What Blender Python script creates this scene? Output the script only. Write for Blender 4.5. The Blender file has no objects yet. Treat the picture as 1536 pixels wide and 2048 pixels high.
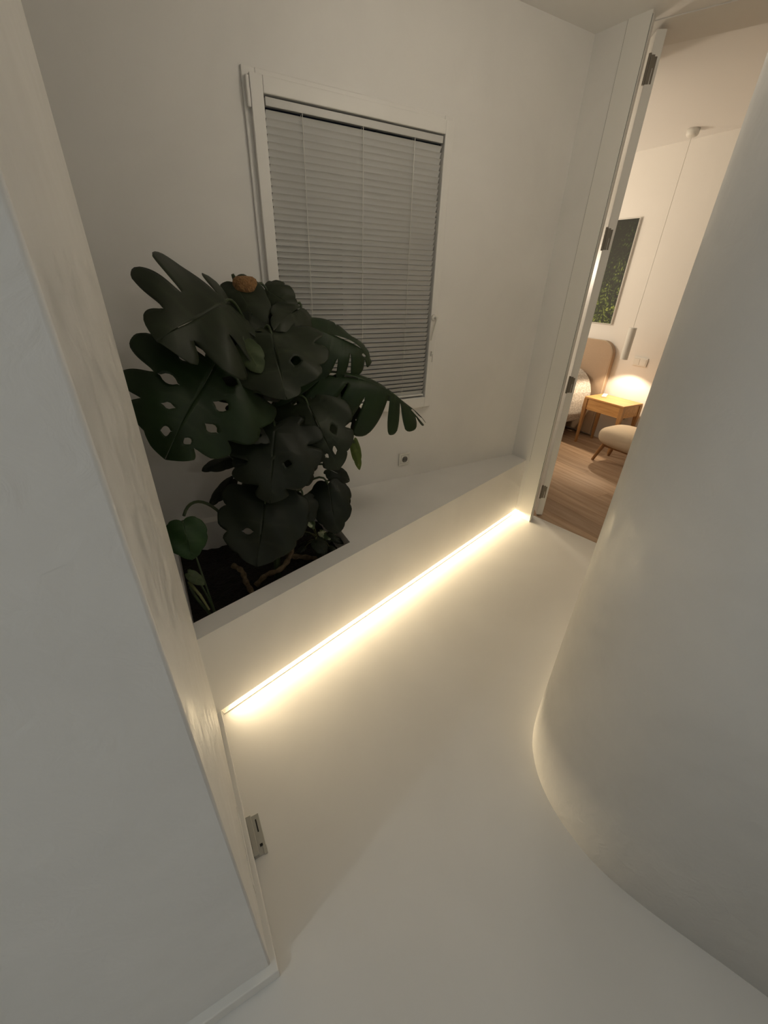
import bpy, bmesh, math, random
from mathutils import Vector, Matrix

random.seed(7)
SC = bpy.context.scene
COL = SC.collection

# ------------------------------------------------------------------ camera
cam_d = bpy.data.cameras.new('camera')
cam = bpy.data.objects.new('camera', cam_d)
COL.objects.link(cam)
cam_d.sensor_fit = 'VERTICAL'
cam_d.sensor_height = 36.0
cam_d.lens = 815.0 / 2048.0 * 36.0
cam_d.clip_start = 0.02
CAMROT = ((0.875556, 0.216218, -0.432031), (-0.482157, 0.447400, -0.753232), (0.030428, 0.867804, 0.495975))
m = Matrix.Identity(4)
for i in range(3):
    for j in range(3):
        m[i][j] = CAMROT[i][j]
m[0][3], m[1][3], m[2][3] = 0.0, 0.0, 1.6
cam.matrix_world = m
SC.camera = cam

# ------------------------------------------------------------------ world, exposure, lights
world = bpy.data.worlds.new('night')
SC.world = world
world.use_nodes = True
world.node_tree.nodes['Background'].inputs[0].default_value = (0.010, 0.012, 0.018, 1)
world.node_tree.nodes['Background'].inputs[1].default_value = 0.15
vs = SC.view_settings
vs.view_transform = 'Standard'
vs.look = 'None'
vs.gamma = 1.0
vs.use_curve_mapping = False
vs.exposure = 0.0


def area_light(name, loc, target, sx, sy, energy, color, spread=math.pi):
    d = bpy.data.lights.new(name, 'AREA')
    d.shape = 'RECTANGLE'
    d.size, d.size_y = sx, sy
    d.energy = energy
    d.color = color
    d.spread = spread
    o = bpy.data.objects.new(name, d)
    COL.objects.link(o)
    o.location = loc
    o.rotation_euler = (Vector(target) - Vector(loc)).to_track_quat('-Z', 'Y').to_euler()
    return o


def point_light(name, loc, energy, color, r):
    d = bpy.data.lights.new(name, 'POINT')
    d.energy, d.color, d.shadow_soft_size = energy, color, r
    o = bpy.data.objects.new(name, d)
    COL.objects.link(o)
    o.location = loc
    return o


# cool ceiling lamp in the room to the left, and one in the hall behind the viewer
point_light('side_room_lamp', (-1.60, -0.14, 2.20), 12.0, (0.90, 0.97, 1.0), 0.05)
point_light('hall_lamp', (0.62, -2.00, 2.35), 7.0, (1.0, 0.93, 0.82), 0.05)
# unseen fill light, added by the curved wall to brighten the passage
point_light('passage_fill', (1.32, 0.87, 2.50), 5.6, (1.0, 0.89, 0.73), 0.08)
# lamp on the far side of the bed
point_light('bedroom_lamp', (3.05, 4.05, 1.75), 42.0, (1.0, 0.84, 0.66), 0.12)

# ------------------------------------------------------------------ helpers
MAT = {}


def nodes(name):
    mt = bpy.data.materials.new(name)
    mt.use_nodes = True
    nt = mt.node_tree
    MAT[name] = mt
    return mt, nt, nt.nodes['Principled BSDF']


def set_in(b, **kw):
    for k, v in kw.items():
        k = k.replace('_', ' ')
        if k in b.inputs:
            b.inputs[k].default_value = v


def c4(c):
    return (c[0], c[1], c[2], 1.0)


def plain(name, col, rough=0.5, metal=0.0, spec=0.5, vary=0.0, scale=20.0, bump=0.0, bscale=60.0, coords='Object'):
    mt, nt, b = nodes(name)
    set_in(b, Base_Color=c4(col), Roughness=rough, Metallic=metal, Specular_IOR_Level=spec)
    tc = nt.nodes.new('ShaderNodeTexCoord')
    if vary > 0:
        n = nt.nodes.new('ShaderNodeTexNoise')
        n.inputs['Scale'].default_value = scale
        n.inputs['Detail'].default_value = 4
        nt.links.new(tc.outputs[coords], n.inputs['Vector'])
        r = nt.nodes.new('ShaderNodeValToRGB')
        r.color_ramp.elements[0].position, r.color_ramp.elements[1].position = 0.3, 0.7
        r.color_ramp.elements[0].color = c4([x * (1 - vary) for x in col])
        r.color_ramp.elements[1].color = c4([min(1, x * (1 + vary)) for x in col])
        nt.links.new(n.outputs['Fac'], r.inputs[0])
        nt.links.new(r.outputs[0], b.inputs['Base Color'])
    if bump > 0:
        n2 = nt.nodes.new('ShaderNodeTexNoise')
        n2.inputs['Scale'].default_value = bscale
        n2.inputs['Detail'].default_value = 3
        nt.links.new(tc.outputs[coords], n2.inputs['Vector'])
        bp = nt.nodes.new('ShaderNodeBump')
        bp.inputs['Strength'].default_value = bump
        bp.inputs['Distance'].default_value = 0.01
        nt.links.new(n2.outputs['Fac'], bp.inputs['Height'])
        nt.links.new(bp.outputs[0], b.inputs['Normal'])
    return mt


def plaster(name, col, r0, r1, bump, scale=2.2):
    """trowelled mineral plaster: cloudy tone, patchy gloss, soft relief"""
    mt, nt, b = nodes(name)
    set_in(b, Specular_IOR_Level=0.45)
    tc = nt.nodes.new('ShaderNodeTexCoord')
    n1 = nt.nodes.new('ShaderNodeTexNoise')
    n1.inputs['Scale'].default_value = scale
    n1.inputs['Detail'].default_value = 6
    n1.inputs['Distortion'].default_value = 0.6
    nt.links.new(tc.outputs['Object'], n1.inputs['Vector'])
    r = nt.nodes.new('ShaderNodeValToRGB')
    r.color_ramp.elements[0].position, r.color_ramp.elements[1].position = 0.3, 0.75
    r.color_ramp.elements[0].color = c4([x * 0.95 for x in col])
    r.color_ramp.elements[1].color = c4([min(1, x * 1.03) for x in col])
    nt.links.new(n1.outputs['Fac'], r.inputs[0])
    nt.links.new(r.outputs[0], b.inputs['Base Color'])
    n2 = nt.nodes.new('ShaderNodeTexNoise')
    n2.inputs['Scale'].default_value = scale * 4
    n2.inputs['Detail'].default_value = 5
    nt.links.new(tc.outputs['Object'], n2.inputs['Vector'])
    mr = nt.nodes.new('ShaderNodeMapRange')
    mr.inputs['From Min'].default_value, mr.inputs['From Max'].default_value = 0.35, 0.65
    mr.inputs['To Min'].default_value, mr.inputs['To Max'].default_value = r0, r1
    nt.links.new(n2.outputs['Fac'], mr.inputs['Value'])
    nt.links.new(mr.outputs[0], b.inputs['Roughness'])
    n3 = nt.nodes.new('ShaderNodeTexNoise')
    n3.inputs['Scale'].default_value = scale * 6
    n3.inputs['Detail'].default_value = 8
    n3.inputs['Distortion'].default_value = 1.2
    nt.links.new(tc.outputs['Object'], n3.inputs['Vector'])
    bp = nt.nodes.new('ShaderNodeBump')
    bp.inputs['Strength'].default_value = bump
    bp.inputs['Distance'].default_value = 0.006
    nt.links.new(n3.outputs['Fac'], bp.inputs['Height'])
    nt.links.new(bp.outputs[0], b.inputs['Normal'])
    return mt


def wood(name, ca, cb, axis='Y', rough=0.45, scale=1.0):
    mt, nt, b = nodes(name)
    set_in(b, Roughness=rough, Specular_IOR_Level=0.4)
    tc = nt.nodes.new('ShaderNodeTexCoord')
    mp = nt.nodes.new('ShaderNodeMapping')
    s = {'X': (1.2, 14, 14), 'Y': (14, 1.2, 14), 'Z': (14, 14, 1.2)}[axis]
    mp.inputs['Scale'].default_value = [x * scale for x in s]
    oi = nt.nodes.new('ShaderNodeObjectInfo')
    ad = nt.nodes.new('ShaderNodeVectorMath')
    ad.operation = 'ADD'
    ml = nt.nodes.new('ShaderNodeVectorMath')
    ml.operation = 'SCALE'
    ml.inputs[3].default_value = 37.0
    cmb = nt.nodes.new('ShaderNodeCombineXYZ')
    for k in range(3):
        nt.links.new(oi.outputs['Random'], cmb.inputs[k])
    nt.links.new(cmb.outputs[0], ml.inputs[0])
    nt.links.new(tc.outputs['Object'], ad.inputs[0])
    nt.links.new(ml.outputs[0], ad.inputs[1])
    nt.links.new(ad.outputs[0], mp.inputs['Vector'])
    n = nt.nodes.new('ShaderNodeTexNoise')
    n.inputs['Scale'].default_value = 1.6
    n.inputs['Detail'].default_value = 7
    n.inputs['Distortion'].default_value = 0.5
    nt.links.new(mp.outputs[0], n.inputs['Vector'])
    r = nt.nodes.new('ShaderNodeValToRGB')
    r.color_ramp.elements[0].position, r.color_ramp.elements[1].position = 0.32, 0.68
    r.color_ramp.elements[0].color, r.color_ramp.elements[1].color = c4(ca), c4(cb)
    nt.links.new(n.outputs['Fac'], r.inputs[0])
    hs = nt.nodes.new('ShaderNodeHueSaturation')
    mr = nt.nodes.new('ShaderNodeMapRange')
    mr.inputs['To Min'].default_value, mr.inputs['To Max'].default_value = 0.86, 1.1
    nt.links.new(oi.outputs['Random'], mr.inputs['Value'])
    nt.links.new(mr.outputs[0], hs.inputs['Value'])
    nt.links.new(r.outputs[0], hs.inputs['Color'])
    nt.links.new(hs.outputs[0], b.inputs['Base Color'])
    bp = nt.nodes.new('ShaderNodeBump')
    bp.inputs['Strength'].default_value = 0.12
    bp.inputs['Distance'].default_value = 0.003
    nt.links.new(n.outputs['Fac'], bp.inputs['Height'])
    nt.links.new(bp.outputs[0], b.inputs['Normal'])
    return mt


def obj(name, bm, mat, parent=None, smooth=False, loc=None):
    me = bpy.data.meshes.new(name)
    bmesh.ops.recalc_face_normals(bm, faces=bm.faces)
    bm.to_mesh(me)
    bm.free()
    if smooth:
        for p in me.polygons:
            p.use_smooth = True
    if mat is not None:
        me.materials.append(MAT[mat] if isinstance(mat, str) else mat)
    o = bpy.data.objects.new(name, me)
    COL.objects.link(o)
    if parent is not None:
        o.parent = parent
    if loc is not None:
        o.location = loc
    return o


def thing(name, label, cat, loc=(0, 0, 0), rz=0.0, group=None):
    o = bpy.data.objects.new(name, None)
    o.empty_display_size = 0.05
    COL.objects.link(o)
    o.location = loc
    o.rotation_euler = (0, 0, rz)
    o['label'], o['category'] = label, cat
    if group:
        o['group'] = group
    return o


def tag(o, label, cat, group=None):
    o['label'], o['category'] = label, cat
    if group:
        o['group'] = group
    return o


def struct(name, bm, mat, parent=None, smooth=False, label=None):
    o = obj(name, bm, mat, parent, smooth)
    o['kind'] = 'structure'
    if label:
        o['label'] = label
    return o


def sroot(name, label=None):
    o = bpy.data.objects.new(name, None)
    o.empty_display_size = 0.05
    COL.objects.link(o)
    o['kind'] = 'structure'
    if label:
        o['label'] = label
    return o


def box(x0, x1, y0, y1, z0, z1, bev=0.0, seg=2, bm=None):
    own = bmesh.new()
    vs_ = [own.verts.new(p) for p in ((x0, y0, z0), (x1, y0, z0), (x1, y1, z0), (x0, y1, z0),
                                      (x0, y0, z1), (x1, y0, z1), (x1, y1, z1), (x0, y1, z1))]
    for f in ((0, 1, 2, 3), (4, 5, 6, 7), (0, 1, 5, 4), (1, 2, 6, 5), (2, 3, 7, 6), (3, 0, 4, 7)):
        own.faces.new([vs_[i] for i in f])
    if bev > 0:
        bmesh.ops.bevel(own, geom=own.edges[:], offset=bev, segments=seg, affect='EDGES', profile=0.5)
    if bm is None:
        return own
    return merge(bm, own)


def merge(a, b):
    me = bpy.data.meshes.new('tmp')
    b.to_mesh(me)
    b.free()
    a.from_mesh(me)
    bpy.data.meshes.remove(me)
    return a


def prism(poly, z0, z1, bev=0.0, seg=2):
    """vertical prism over a plan polygon"""
    bm = bmesh.new()
    a = [bm.verts.new((p[0], p[1], z0)) for p in poly]
    b = [bm.verts.new((p[0], p[1], z1)) for p in poly]
    n = len(poly)
    bm.faces.new(a)
    bm.faces.new(b)
    for i in range(n):
        bm.faces.new((a[i], a[(i + 1) % n], b[(i + 1) % n], b[i]))
    if bev > 0:
        bmesh.ops.bevel(bm, geom=bm.edges[:], offset=bev, segments=seg, affect='EDGES', profile=0.5)
    return bm


def lathe(profile, seg=32, origin=(0, 0, 0), cap=True):
    bm = bmesh.new()
    rings = []
    for r, z in profile:
        rings.append([bm.verts.new((origin[0] + r * math.cos(2 * math.pi * k / seg),
                                    origin[1] + r * math.sin(2 * math.pi * k / seg), origin[2] + z)) for k in range(seg)])
    for a, b in zip(rings, rings[1:]):
        for k in range(seg):
            bm.faces.new((a[k], a[(k + 1) % seg], b[(k + 1) % seg], b[k]))
    if cap:
        bm.faces.new(rings[0])
        bm.faces.new(rings[-1])
    return bm


def tube(pts, radii, seg=8, bm=None, closed_ends=True):
    own = bm if bm is not None else bmesh.new()
    pts = [Vector(p) for p in pts]
    if not hasattr(radii, '__len__'):
        radii = [radii] * len(pts)
    rings = []
    up = Vector((0.13, 0.21, 0.97)).normalized()
    for i, p in enumerate(pts):
        d = (pts[min(i + 1, len(pts) - 1)] - pts[max(i - 1, 0)]).normalized()
        if abs(d.dot(up)) > 0.97:
            up = Vector((0.9, 0.3, 0.1)).normalized()
        x = d.cross(up).normalized()
        y = x.cross(d).normalized()
        up = y
        rings.append([own.verts.new(p + (x * math.cos(2 * math.pi * k / seg) + y * math.sin(2 * math.pi * k / seg)) * radii[i]) for k in range(seg)])
    for a, b in zip(rings, rings[1:]):
        for k in range(seg):
            own.faces.new((a[k], a[(k + 1) % seg], b[(k + 1) % seg], b[k]))
    if closed_ends:
        own.faces.new(rings[0])
        own.faces.new(rings[-1])
    return own


def bez(p0, p1, p2, p3, n=10):
    p0, p1, p2, p3 = map(Vector, (p0, p1, p2, p3))
    out = []
    for i in range(n + 1):
        t = i / n
        out.append(p0 * (1 - t) ** 3 + p1 * 3 * t * (1 - t) ** 2 + p2 * 3 * t * t * (1 - t) + p3 * t ** 3)
    return out


def catmull(pts, n=6):
    out = []
    P = [Vector(p) for p in pts]
    P = [P[0] * 2 - P[1]] + P + [P[-1] * 2 - P[-2]]
    for i in range(1, len(P) - 2):
        for k in range(n):
            t = k / n
            a, b, c, d = P[i - 1], P[i], P[i + 1], P[i + 2]
            out.append(0.5 * ((2 * b) + (c - a) * t + (2 * a - 5 * b + 4 * c - d) * t * t + (3 * b - a - 3 * c + d) * t ** 3))
    out.append(P[-2])
    return out


# ------------------------------------------------------------------ materials
plaster('wall_plaster', (0.87, 0.86, 0.835), 0.45, 0.62, 0.10)
plaster('polished_plaster', (0.86, 0.85, 0.825), 0.32, 0.55, 0.30, 3.6)
plaster('microcement', (0.82, 0.81, 0.78), 0.40, 0.55, 0.07, 1.6)
plain('ceiling_paint', (0.88, 0.87, 0.85), 0.8)
plain('bedroom_paint', (0.82, 0.80, 0.76), 0.75, vary=0.01, scale=3)
plain('white_lacquer', (0.86, 0.85, 0.81), 0.35)
plain('white_pvc', (0.86, 0.85, 0.82), 0.45)
plain('slat_white', (0.72, 0.725, 0.71), 0.4)
plain('rail_grey', (0.62, 0.62, 0.60), 0.4)
plain('grey_seal_shade', (0.20, 0.20, 0.19), 0.6)  # grey of the jamb seal, also used for painted shade in gaps
plain('dark_seal', (0.015, 0.015, 0.014), 0.6)
plain('steel', (0.36, 0.35, 0.32), 0.35, metal=1.0)
plain('hinge_steel', (0.22, 0.20, 0.17), 0.42, metal=0.9)
plain('bracket_steel', (0.42, 0.42, 0.39), 0.45, metal=0.6)
plain('black_hole', (0.01, 0.01, 0.01), 0.8)
plain('white_plastic', (0.80, 0.79, 0.74), 0.35)
plain('grey_plastic', (0.16, 0.155, 0.145), 0.4)
wood('floor_oak', (0.38, 0.25, 0.155), (0.54, 0.385, 0.265), 'Y', 0.45)
wood('honey_oak', (0.56, 0.28, 0.095), (0.73, 0.41, 0.16), 'Y', 0.4, 1.5)
wood('honey_oak_leg', (0.40, 0.20, 0.075), (0.55, 0.31, 0.13), 'Z', 0.4, 1.5)
wood('dark_oak_leg', (0.25, 0.12, 0.05), (0.37, 0.20, 0.085), 'Z', 0.45, 1.5)
plain('beige_fabric', (0.56, 0.46, 0.34), 0.95, vary=0.08, scale=300, bump=0.3, bscale=600)
plain('headboard_fabric', (0.46, 0.34, 0.24), 0.95, vary=0.05, scale=250, bump=0.25, bscale=500)
plain('dark_metal', (0.02, 0.02, 0.02), 0.5)
plain('sheet_cloth', (0.66, 0.62, 0.56), 0.9)
mt, nt, b = nodes('glass')
set_in(b, Base_Color=(0.9, 0.95, 0.95, 1), Roughness=0.02, Transmission_Weight=1.0, IOR=1.45)

# quilt: white cloth with a small woven relief and grey print
mt, nt, b = nodes('quilt_cloth')
set_in(b, Roughness=0.9, Specular_IOR_Level=0.2)
tc = nt.nodes.new('ShaderNodeTexCoord')
vo = nt.nodes.new('ShaderNodeTexVoronoi')
vo.inputs['Scale'].default_value = 62
nt.links.new(tc.outputs['Object'], vo.inputs['Vector'])
rp = nt.nodes.new('ShaderNodeValToRGB')
rp.color_ramp.elements[0].position, rp.color_ramp.elements[1].position = 0.25, 0.55
rp.color_ramp.elements[0].color, rp.color_ramp.elements[1].color = (0.80, 0.765, 0.71, 1), (0.56, 0.52, 0.47, 1)
nt.links.new(vo.outputs['Distance'], rp.inputs[0])
nt.links.new(rp.outputs[0], b.inputs['Base Color'])
bp = nt.nodes.new('ShaderNodeBump')
bp.inputs['Strength'].default_value = 0.5
bp.inputs['Distance'].default_value = 0.004
nt.links.new(vo.outputs['Distance'], bp.inputs['Height'])
nt.links.new(bp.outputs[0], b.inputs['Normal'])

ZC = 2.688          # hall ceiling
YW = 2.082          # window wall
ZL = 0.463          # top of the planter ledge
K = 0.972


def wx(x):
    return x * K


def wz(z):
    return 1.6 + (z - 1.6) * K


# ------------------------------------------------------------------ floors and ceilings
struct('floor', prism([(-3.3, -3.3), (3.1, -3.3), (2.86, -0.2), (2.60, 1.17), (2.447, 1.850), (2.42, 1.90), (2.42, 2.3), (-3.3, 2.3)], -0.05, 0.0), 'microcement')

fb = sroot('floor_bedroom', 'oak plank floor of the bedroom beyond the door')
obj('subfloor', prism([(2.42, 1.90), (2.447, 1.852), (2.60, 1.172), (2.86, -0.2), (3.0, -0.7), (4.75, -0.7), (4.75, 5.3), (2.42, 5.3)], -0.06, -0.0145), 'dark_seal', fb)
# planks run along Y; the ones cut by the slanting threshold get their own outline
def clip_poly(poly, a, bb, c):
    out = []
    for i in range(len(poly)):
        p, q = poly[i], poly[(i + 1) % len(poly)]
        dp, dq = a * p[0] + bb * p[1] - c, a * q[0] + bb * q[1] - c
        if dp >= 0:
            out.append(p)
        if dp * dq < 0:
            t = dp / (dp - dq)
            out.append((p[0] + (q[0] - p[0]) * t, p[1] + (q[1] - p[1]) * t))
    return out


pw = 0.19
k = 0
x = 2.42
while x < 4.62:
    y = -0.65 - random.random() * 1.2
    while y < 5.2:
        ln = 1.7 + random.random() * 0.3
        poly = [(x + 0.0006, max(y, -0.65) + 0.0006), (min(x + pw, 4.629) - 0.0006, max(y, -0.65) + 0.0006),
                (min(x + pw, 4.629) - 0.0006, min(y + ln, 5.2) - 0.0006), (x + 0.0006, min(y + ln, 5.2) - 0.0006)]
        y += ln
        if poly[2][1] <= -0.6:
            continue
        # keep the side of the threshold line that lies in the bedroom
        poly = clip_poly(poly, 0.9745, 0.2245, 0.9745 * 2.4505 + 0.2245 * 1.851)
        if len(poly) < 3:
            continue
        cx_, cy_ = sum(p[0] for p in poly) / len(poly), sum(p[1] for p in poly) / len(poly)
        bm = prism([(p[0] - cx_, p[1] - cy_) for p in poly], -0.0145, 0.0)
        obj('plank', bm, 'floor_oak', fb, loc=(cx_, cy_, 0))
    x += pw

struct('ceiling', prism([(-3.3, -3.3), (4.77, -3.3), (2.43, 1.85), (2.45, 2.3), (-3.3, 2.3)], ZC, ZC + 0.08), 'ceiling_paint')
struct('ceiling_bedroom', box(2.42, 4.76, -0.75, 5.35, 2.750, 2.83), 'ceiling_paint')

# ------------------------------------------------------------------ walls
W0X, W1X, W0Z, W1Z = wx(0.548), wx(1.522), wz(0.905), wz(2.268)
bm = box(-0.6, W0X, YW, YW + 0.22, 0, ZC + 0.05)
box(W1X, 2.42, YW, YW + 0.22, 0, ZC + 0.05, bm=bm)
box(W0X, W1X, YW, YW + 0.22, 0, W0Z, bm=bm)
box(W0X, W1X, YW, YW + 0.22, W1Z, ZC + 0.05, bm=bm)
struct('wall_window', bm, 'wall_plaster')

# short return between the window wall and the door frame
struct('wall_door', prism([(2.308, YW + 0.05), (2.308, YW), (2.3225, 1.915), (2.39, 1.915), (2.43, 1.955), (2.43, YW + 0.22), (2.36, YW + 0.22)], 0, ZC + 0.05), 'wall_plaster')

# left wall block with softly rounded arrises
def arc(cx, cy, r, a0, a1, n=8):
    return [(cx + r * math.cos(math.radians(a0 + (a1 - a0) * i / n)), cy + r * math.sin(math.radians(a0 + (a1 - a0) * i / n))) for i in range(n + 1)]


pts = arc(-0.055 - 0.005, 0.412 + 0.005, 0.005, -90, 0, 5) + arc(-0.055 - 0.05, 1.30 - 0.05, 0.05, 0, 90, 10)
bm = prism([(-3.3, 0.412)] + pts + [(-3.3, 1.30)], 0, ZC + 0.05)
o = struct('wall_left', bm, 'polished_plaster')
for p in o.data.polygons:
    p.use_smooth = abs(p.normal.z) < 0.5 and p.area < 0.25
struct('wall_niche', box(-0.6, -0.5, 1.25, YW + 0.02, 0, ZC + 0.05), 'wall_plaster')

# curved right wall
face = [(2.80, 1.137), (2.3, 0.985), (1.8, 0.832), (1.45, 0.725), (1.217, 0.648), (1.11, 0.592), (1.045, 0.545), (1.005, 0.505), (0.955, 0.433),
        (0.920, 0.345), (0.905, 0.24), (0.912, 0.135), (0.95, 0.012), (1.008, -0.118), (1.068, -0.256), (1.25, -0.70), (1.5, -1.4), (1.8, -2.4), (2.0, -3.3)]
face = [(p.x, p.y) for p in catmull([(a, c, 0) for a, c in face], 6)]
bm = prism(face + [(3.3, -3.3), (2.95, -0.2), (2.86, 1.02)], 0, ZC + 0.05)
o = struct('wall_right', bm, 'polished_plaster')
for p in o.data.polygons:
    p.use_smooth = abs(p.normal.z) < 0.5 and p.area < 0.8

struct('wall_back', box(-3.3, 3.3, -3.4, -3.2, 0, ZC + 0.05), 'wall_plaster')
struct('wall_side', box(-3.4, -3.2, -3.3, 0.5, 0, ZC + 0.05), 'wall_plaster')

# bedroom walls
struct('wall_bedroom_far', box(4.63, 4.78, -0.75, 5.35, 0, 2.80), 'bedroom_paint')
struct('wall_bedroom_near', box(2.36, 2.44, YW + 0.15, 5.35, 0, 2.80), 'bedroom_paint')
struct('wall_bedroom_end', box(2.5, 4.7, 5.2, 5.35, 0, 2.80), 'bedroom_paint')
struct('wall_bedroom_right', box(2.90, 4.7, -0.75, -0.6, 0, 2.80), 'bedroom_paint')

# door head over the opening
d = Vector((0.42, -0.9075, 0))
a0, b0 = Vector((2.405, 1.905, 0)), Vector((2.655, 2.02, 0))
struct('trim_1', prism([a0[:2], (a0 + d * 1.25)[:2], (b0 + d * 1.25)[:2], b0[:2]], 2.684, 2.80), 'bedroom_paint', label='deep plastered head over the bedroom doorway')

# ------------------------------------------------------------------ ledge with planting pit and light gap
U_ = Vector((2.41, 0.7465, 0)).normalized()          # along the ledge front
N_ = Vector((-U_.y, U_.x, 0))                        # into the ledge
B0 = Vector((-0.0285, 1.2195, 0))


def led_pt(t, n, z):
    p = B0 + U_ * t + N_ * n
    return (p.x, p.y, z)


bm = bmesh.new()
LF = 2.535
GAP = 0.045
o1, o2 = led_pt(-0.035, 0, ZL), led_pt(LF, 0, ZL)
o3, o4 = (2.40, YW + 0.01, ZL), (-0.55, YW + 0.01, ZL)
p1, p2, p3, p4 = (-0.062, 1.302, ZL), (0.693, 1.536, ZL), (0.703, 2.03, ZL), (-0.062, 2.03, ZL)
V = {}
for nme, p in dict(o1=o1, o2=o2, o3=o3, o4=o4, p1=p1, p2=p2, p3=p3, p4=p4).items():
    V[nme] = bm.verts.new(p)
for f in (('o1', 'o2', 'p2', 'p1'), ('o2', 'o3', 'p3', 'p2'), ('o3', 'o4', 'p4', 'p3'), ('o4', 'o1', 'p1', 'p4')):
    bm.faces.new([V[k] for k in f])
lo = [bm.verts.new((p[0], p[1], 0.20)) for p in (p1, p2, p3, p4)]
tp = [V[k] for k in ('p1', 'p2', 'p3', 'p4')]
for i in range(4):
    bm.faces.new((tp[i], tp[(i + 1) % 4], lo[(i + 1) % 4], lo[i]))
bm.faces.new(lo)
f1, f2 = bm.verts.new(led_pt(-0.035, 0, GAP)), bm.verts.new(led_pt(LF, 0, GAP))
bm.faces.new((V['o1'], V['o2'], f2, f1))
g1, g2 = bm.verts.new(led_pt(-0.035, 0.018, GAP)), bm.verts.new(led_pt(LF, 0.018, GAP))
bm.faces.new((f1, f2, g2, g1))
h1, h2 = bm.verts.new(led_pt(-0.035, 0.018, GAP + 0.012)), bm.verts.new(led_pt(LF, 0.018, GAP + 0.012))
bm.faces.new((g1, g2, h2, h1))
i1, i2 = bm.verts.new(led_pt(-0.035, 0.075, GAP + 0.012)), bm.verts.new(led_pt(LF, 0.075, GAP + 0.012))
bm.faces.new((h1, h2, i2, i1))
j1, j2 = bm.verts.new(led_pt(-0.035, 0.075, -0.01)), bm.verts.new(led_pt(LF, 0.075, -0.01))
bm.faces.new((i1, i2, j2, j1))
struct('wall_ledge', bm, 'wall_plaster', label='low built-in plastered ledge with planting pit under the window')

# light strip in the recess under the ledge
prof = thing('led_strip', 'warm light strip hidden in the gap under the ledge', 'light strip', led_pt(LF / 2, 0.05, 0.0))
def strip(t0, t1, n0, n1, z0, z1):
    c = Vector(led_pt(LF / 2, 0.05, 0.0))
    P = [Vector(led_pt(t, n, 0)) - c for t, n in ((t0, n0), (t1, n0), (t1, n1), (t0, n1))]
    return prism([(p.x, p.y) for p in P], z0, z1)
obj('profile', strip(0.01, LF - 0.02, 0.066, 0.074, 0.030, 0.052), 'white_lacquer', prof)
mt, nt, b = nodes('led_glow')
set_in(b, Base_Color=(0.9, 0.85, 0.7, 1), Emission_Color=(1.0, 0.80, 0.50, 1), Emission_Strength=2.0)
obj('diffuser', strip(0.02, LF - 0.03, 0.063, 0.0665, 0.033, 0.049), 'led_glow', prof)
ld = bpy.data.lights.new('led_light', 'AREA')
ld.shape = 'RECTANGLE'
ld.size, ld.size_y = LF - 0.06, 0.014
ld.energy = 6.6
ld.spread = math.radians(88)
ld.color = (1.0, 0.785, 0.49)
lo_ = bpy.data.objects.new('led_light', ld)
COL.objects.link(lo_)
zax = (N_ + Vector((0, 0, 0.07))).normalized()       # lamp shines along -Z: out of the recess
xax = U_
yax = zax.cross(xax)
mm = Matrix((xax, yax, zax)).transposed().to_4x4()
mm.translation = Vector(led_pt(LF / 2, 0.060, 0.040))
lo_.matrix_world = mm

# slim floor profile along the light gap
bm = prism([led_pt(0.0, 0.008, 0)[:2], led_pt(LF - 0.02, 0.008, 0)[:2], led_pt(LF - 0.02, 0.030, 0)[:2], led_pt(0.0, 0.030, 0)[:2]], 0.0, 0.004)
struct('trim_2', bm, 'white_lacquer', label='slim white floor profile in front of the light gap')

# baseboard round the left wall
pl = [(-3.2, 0.413), (-3.2, 0.392), (-0.039, 0.392), (-0.039, 1.212), (-0.056, 1.206), (-0.056, 0.413)]
struct('baseboard_left', prism(pl, 0.0, 0.052, 0.003, 2), 'white_lacquer')

# ------------------------------------------------------------------ window
FY = YW - 0.012                                       # front of the fixed frame
SY = YW - 0.034                                       # front of the sash
win = sroot('window_1', 'white framed window with a closed venetian blind, above the ledge')


def ring(x0, x1, z0, z1, w, y0, y1, bev=0.004, wl=None):
    bm = bmesh.new()
    for (a, b_, c, d_) in ((x0, x0 + w, z0, z1), (x1 - w, x1, z0, z1), (x0 + w, x1 - w, z0, z0 + w), (x0 + w, x1 - w, z1 - w, z1)):
        box(a, b_, y0, y1, c, d_, bev, 2, bm)
    return bm


FX0, FX1, FZ0, FZ1 = wx(0.543), wx(1.530), wz(0.893), wz(2.276)
SX0, SX1, SZ0, SZ1 = wx(0.566), wx(1.518), wz(0.910), wz(2.254)
GX0, GX1, GZ0, GZ1 = 0.598, 1.431, 0.988, 2.186
obj('frame', ring(FX0, FX1, FZ0, FZ1, 0.05, FY, YW + 0.08), 'white_pvc', win)
# sash with unequal stiles
bm = bmesh.new()
for (a, b_, c, d_) in ((SX0, GX0, SZ0, SZ1), (GX1, SX1, SZ0, SZ1), (GX0, GX1, SZ0, GZ0), (GX0, GX1, GZ1, SZ1)):
    box(a, b_, SY, YW + 0.03, c, d_, 0.003, 2, bm)
obj('sash', bm, 'white_pvc', win)
bm = bmesh.new()
for (a, b_, c, d_) in ((GX0, GX0 + 0.0025, GZ0, GZ1), (GX1 - 0.0025, GX1, GZ0, GZ1), (GX0, GX1, GZ0, GZ0 + 0.003), (GX0, GX1, GZ1 - 0.003, GZ1)):
    box(a, b_, SY + 0.034, SY + 0.040, c, d_, 0, 1, bm)
obj('seal', bm, 'dark_seal', win)
obj('pane', box(GX0 - 0.005, GX1 + 0.005, YW + 0.012, YW + 0.018, GZ0 - 0.005, GZ1 + 0.005), 'glass', win)
obj('hinge_cover', box(SX0 - 0.013, SX0 - 0.001, SY + 0.002, FY, wz(2.155), wz(2.245), 0.003), 'white_pvc', win)
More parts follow.
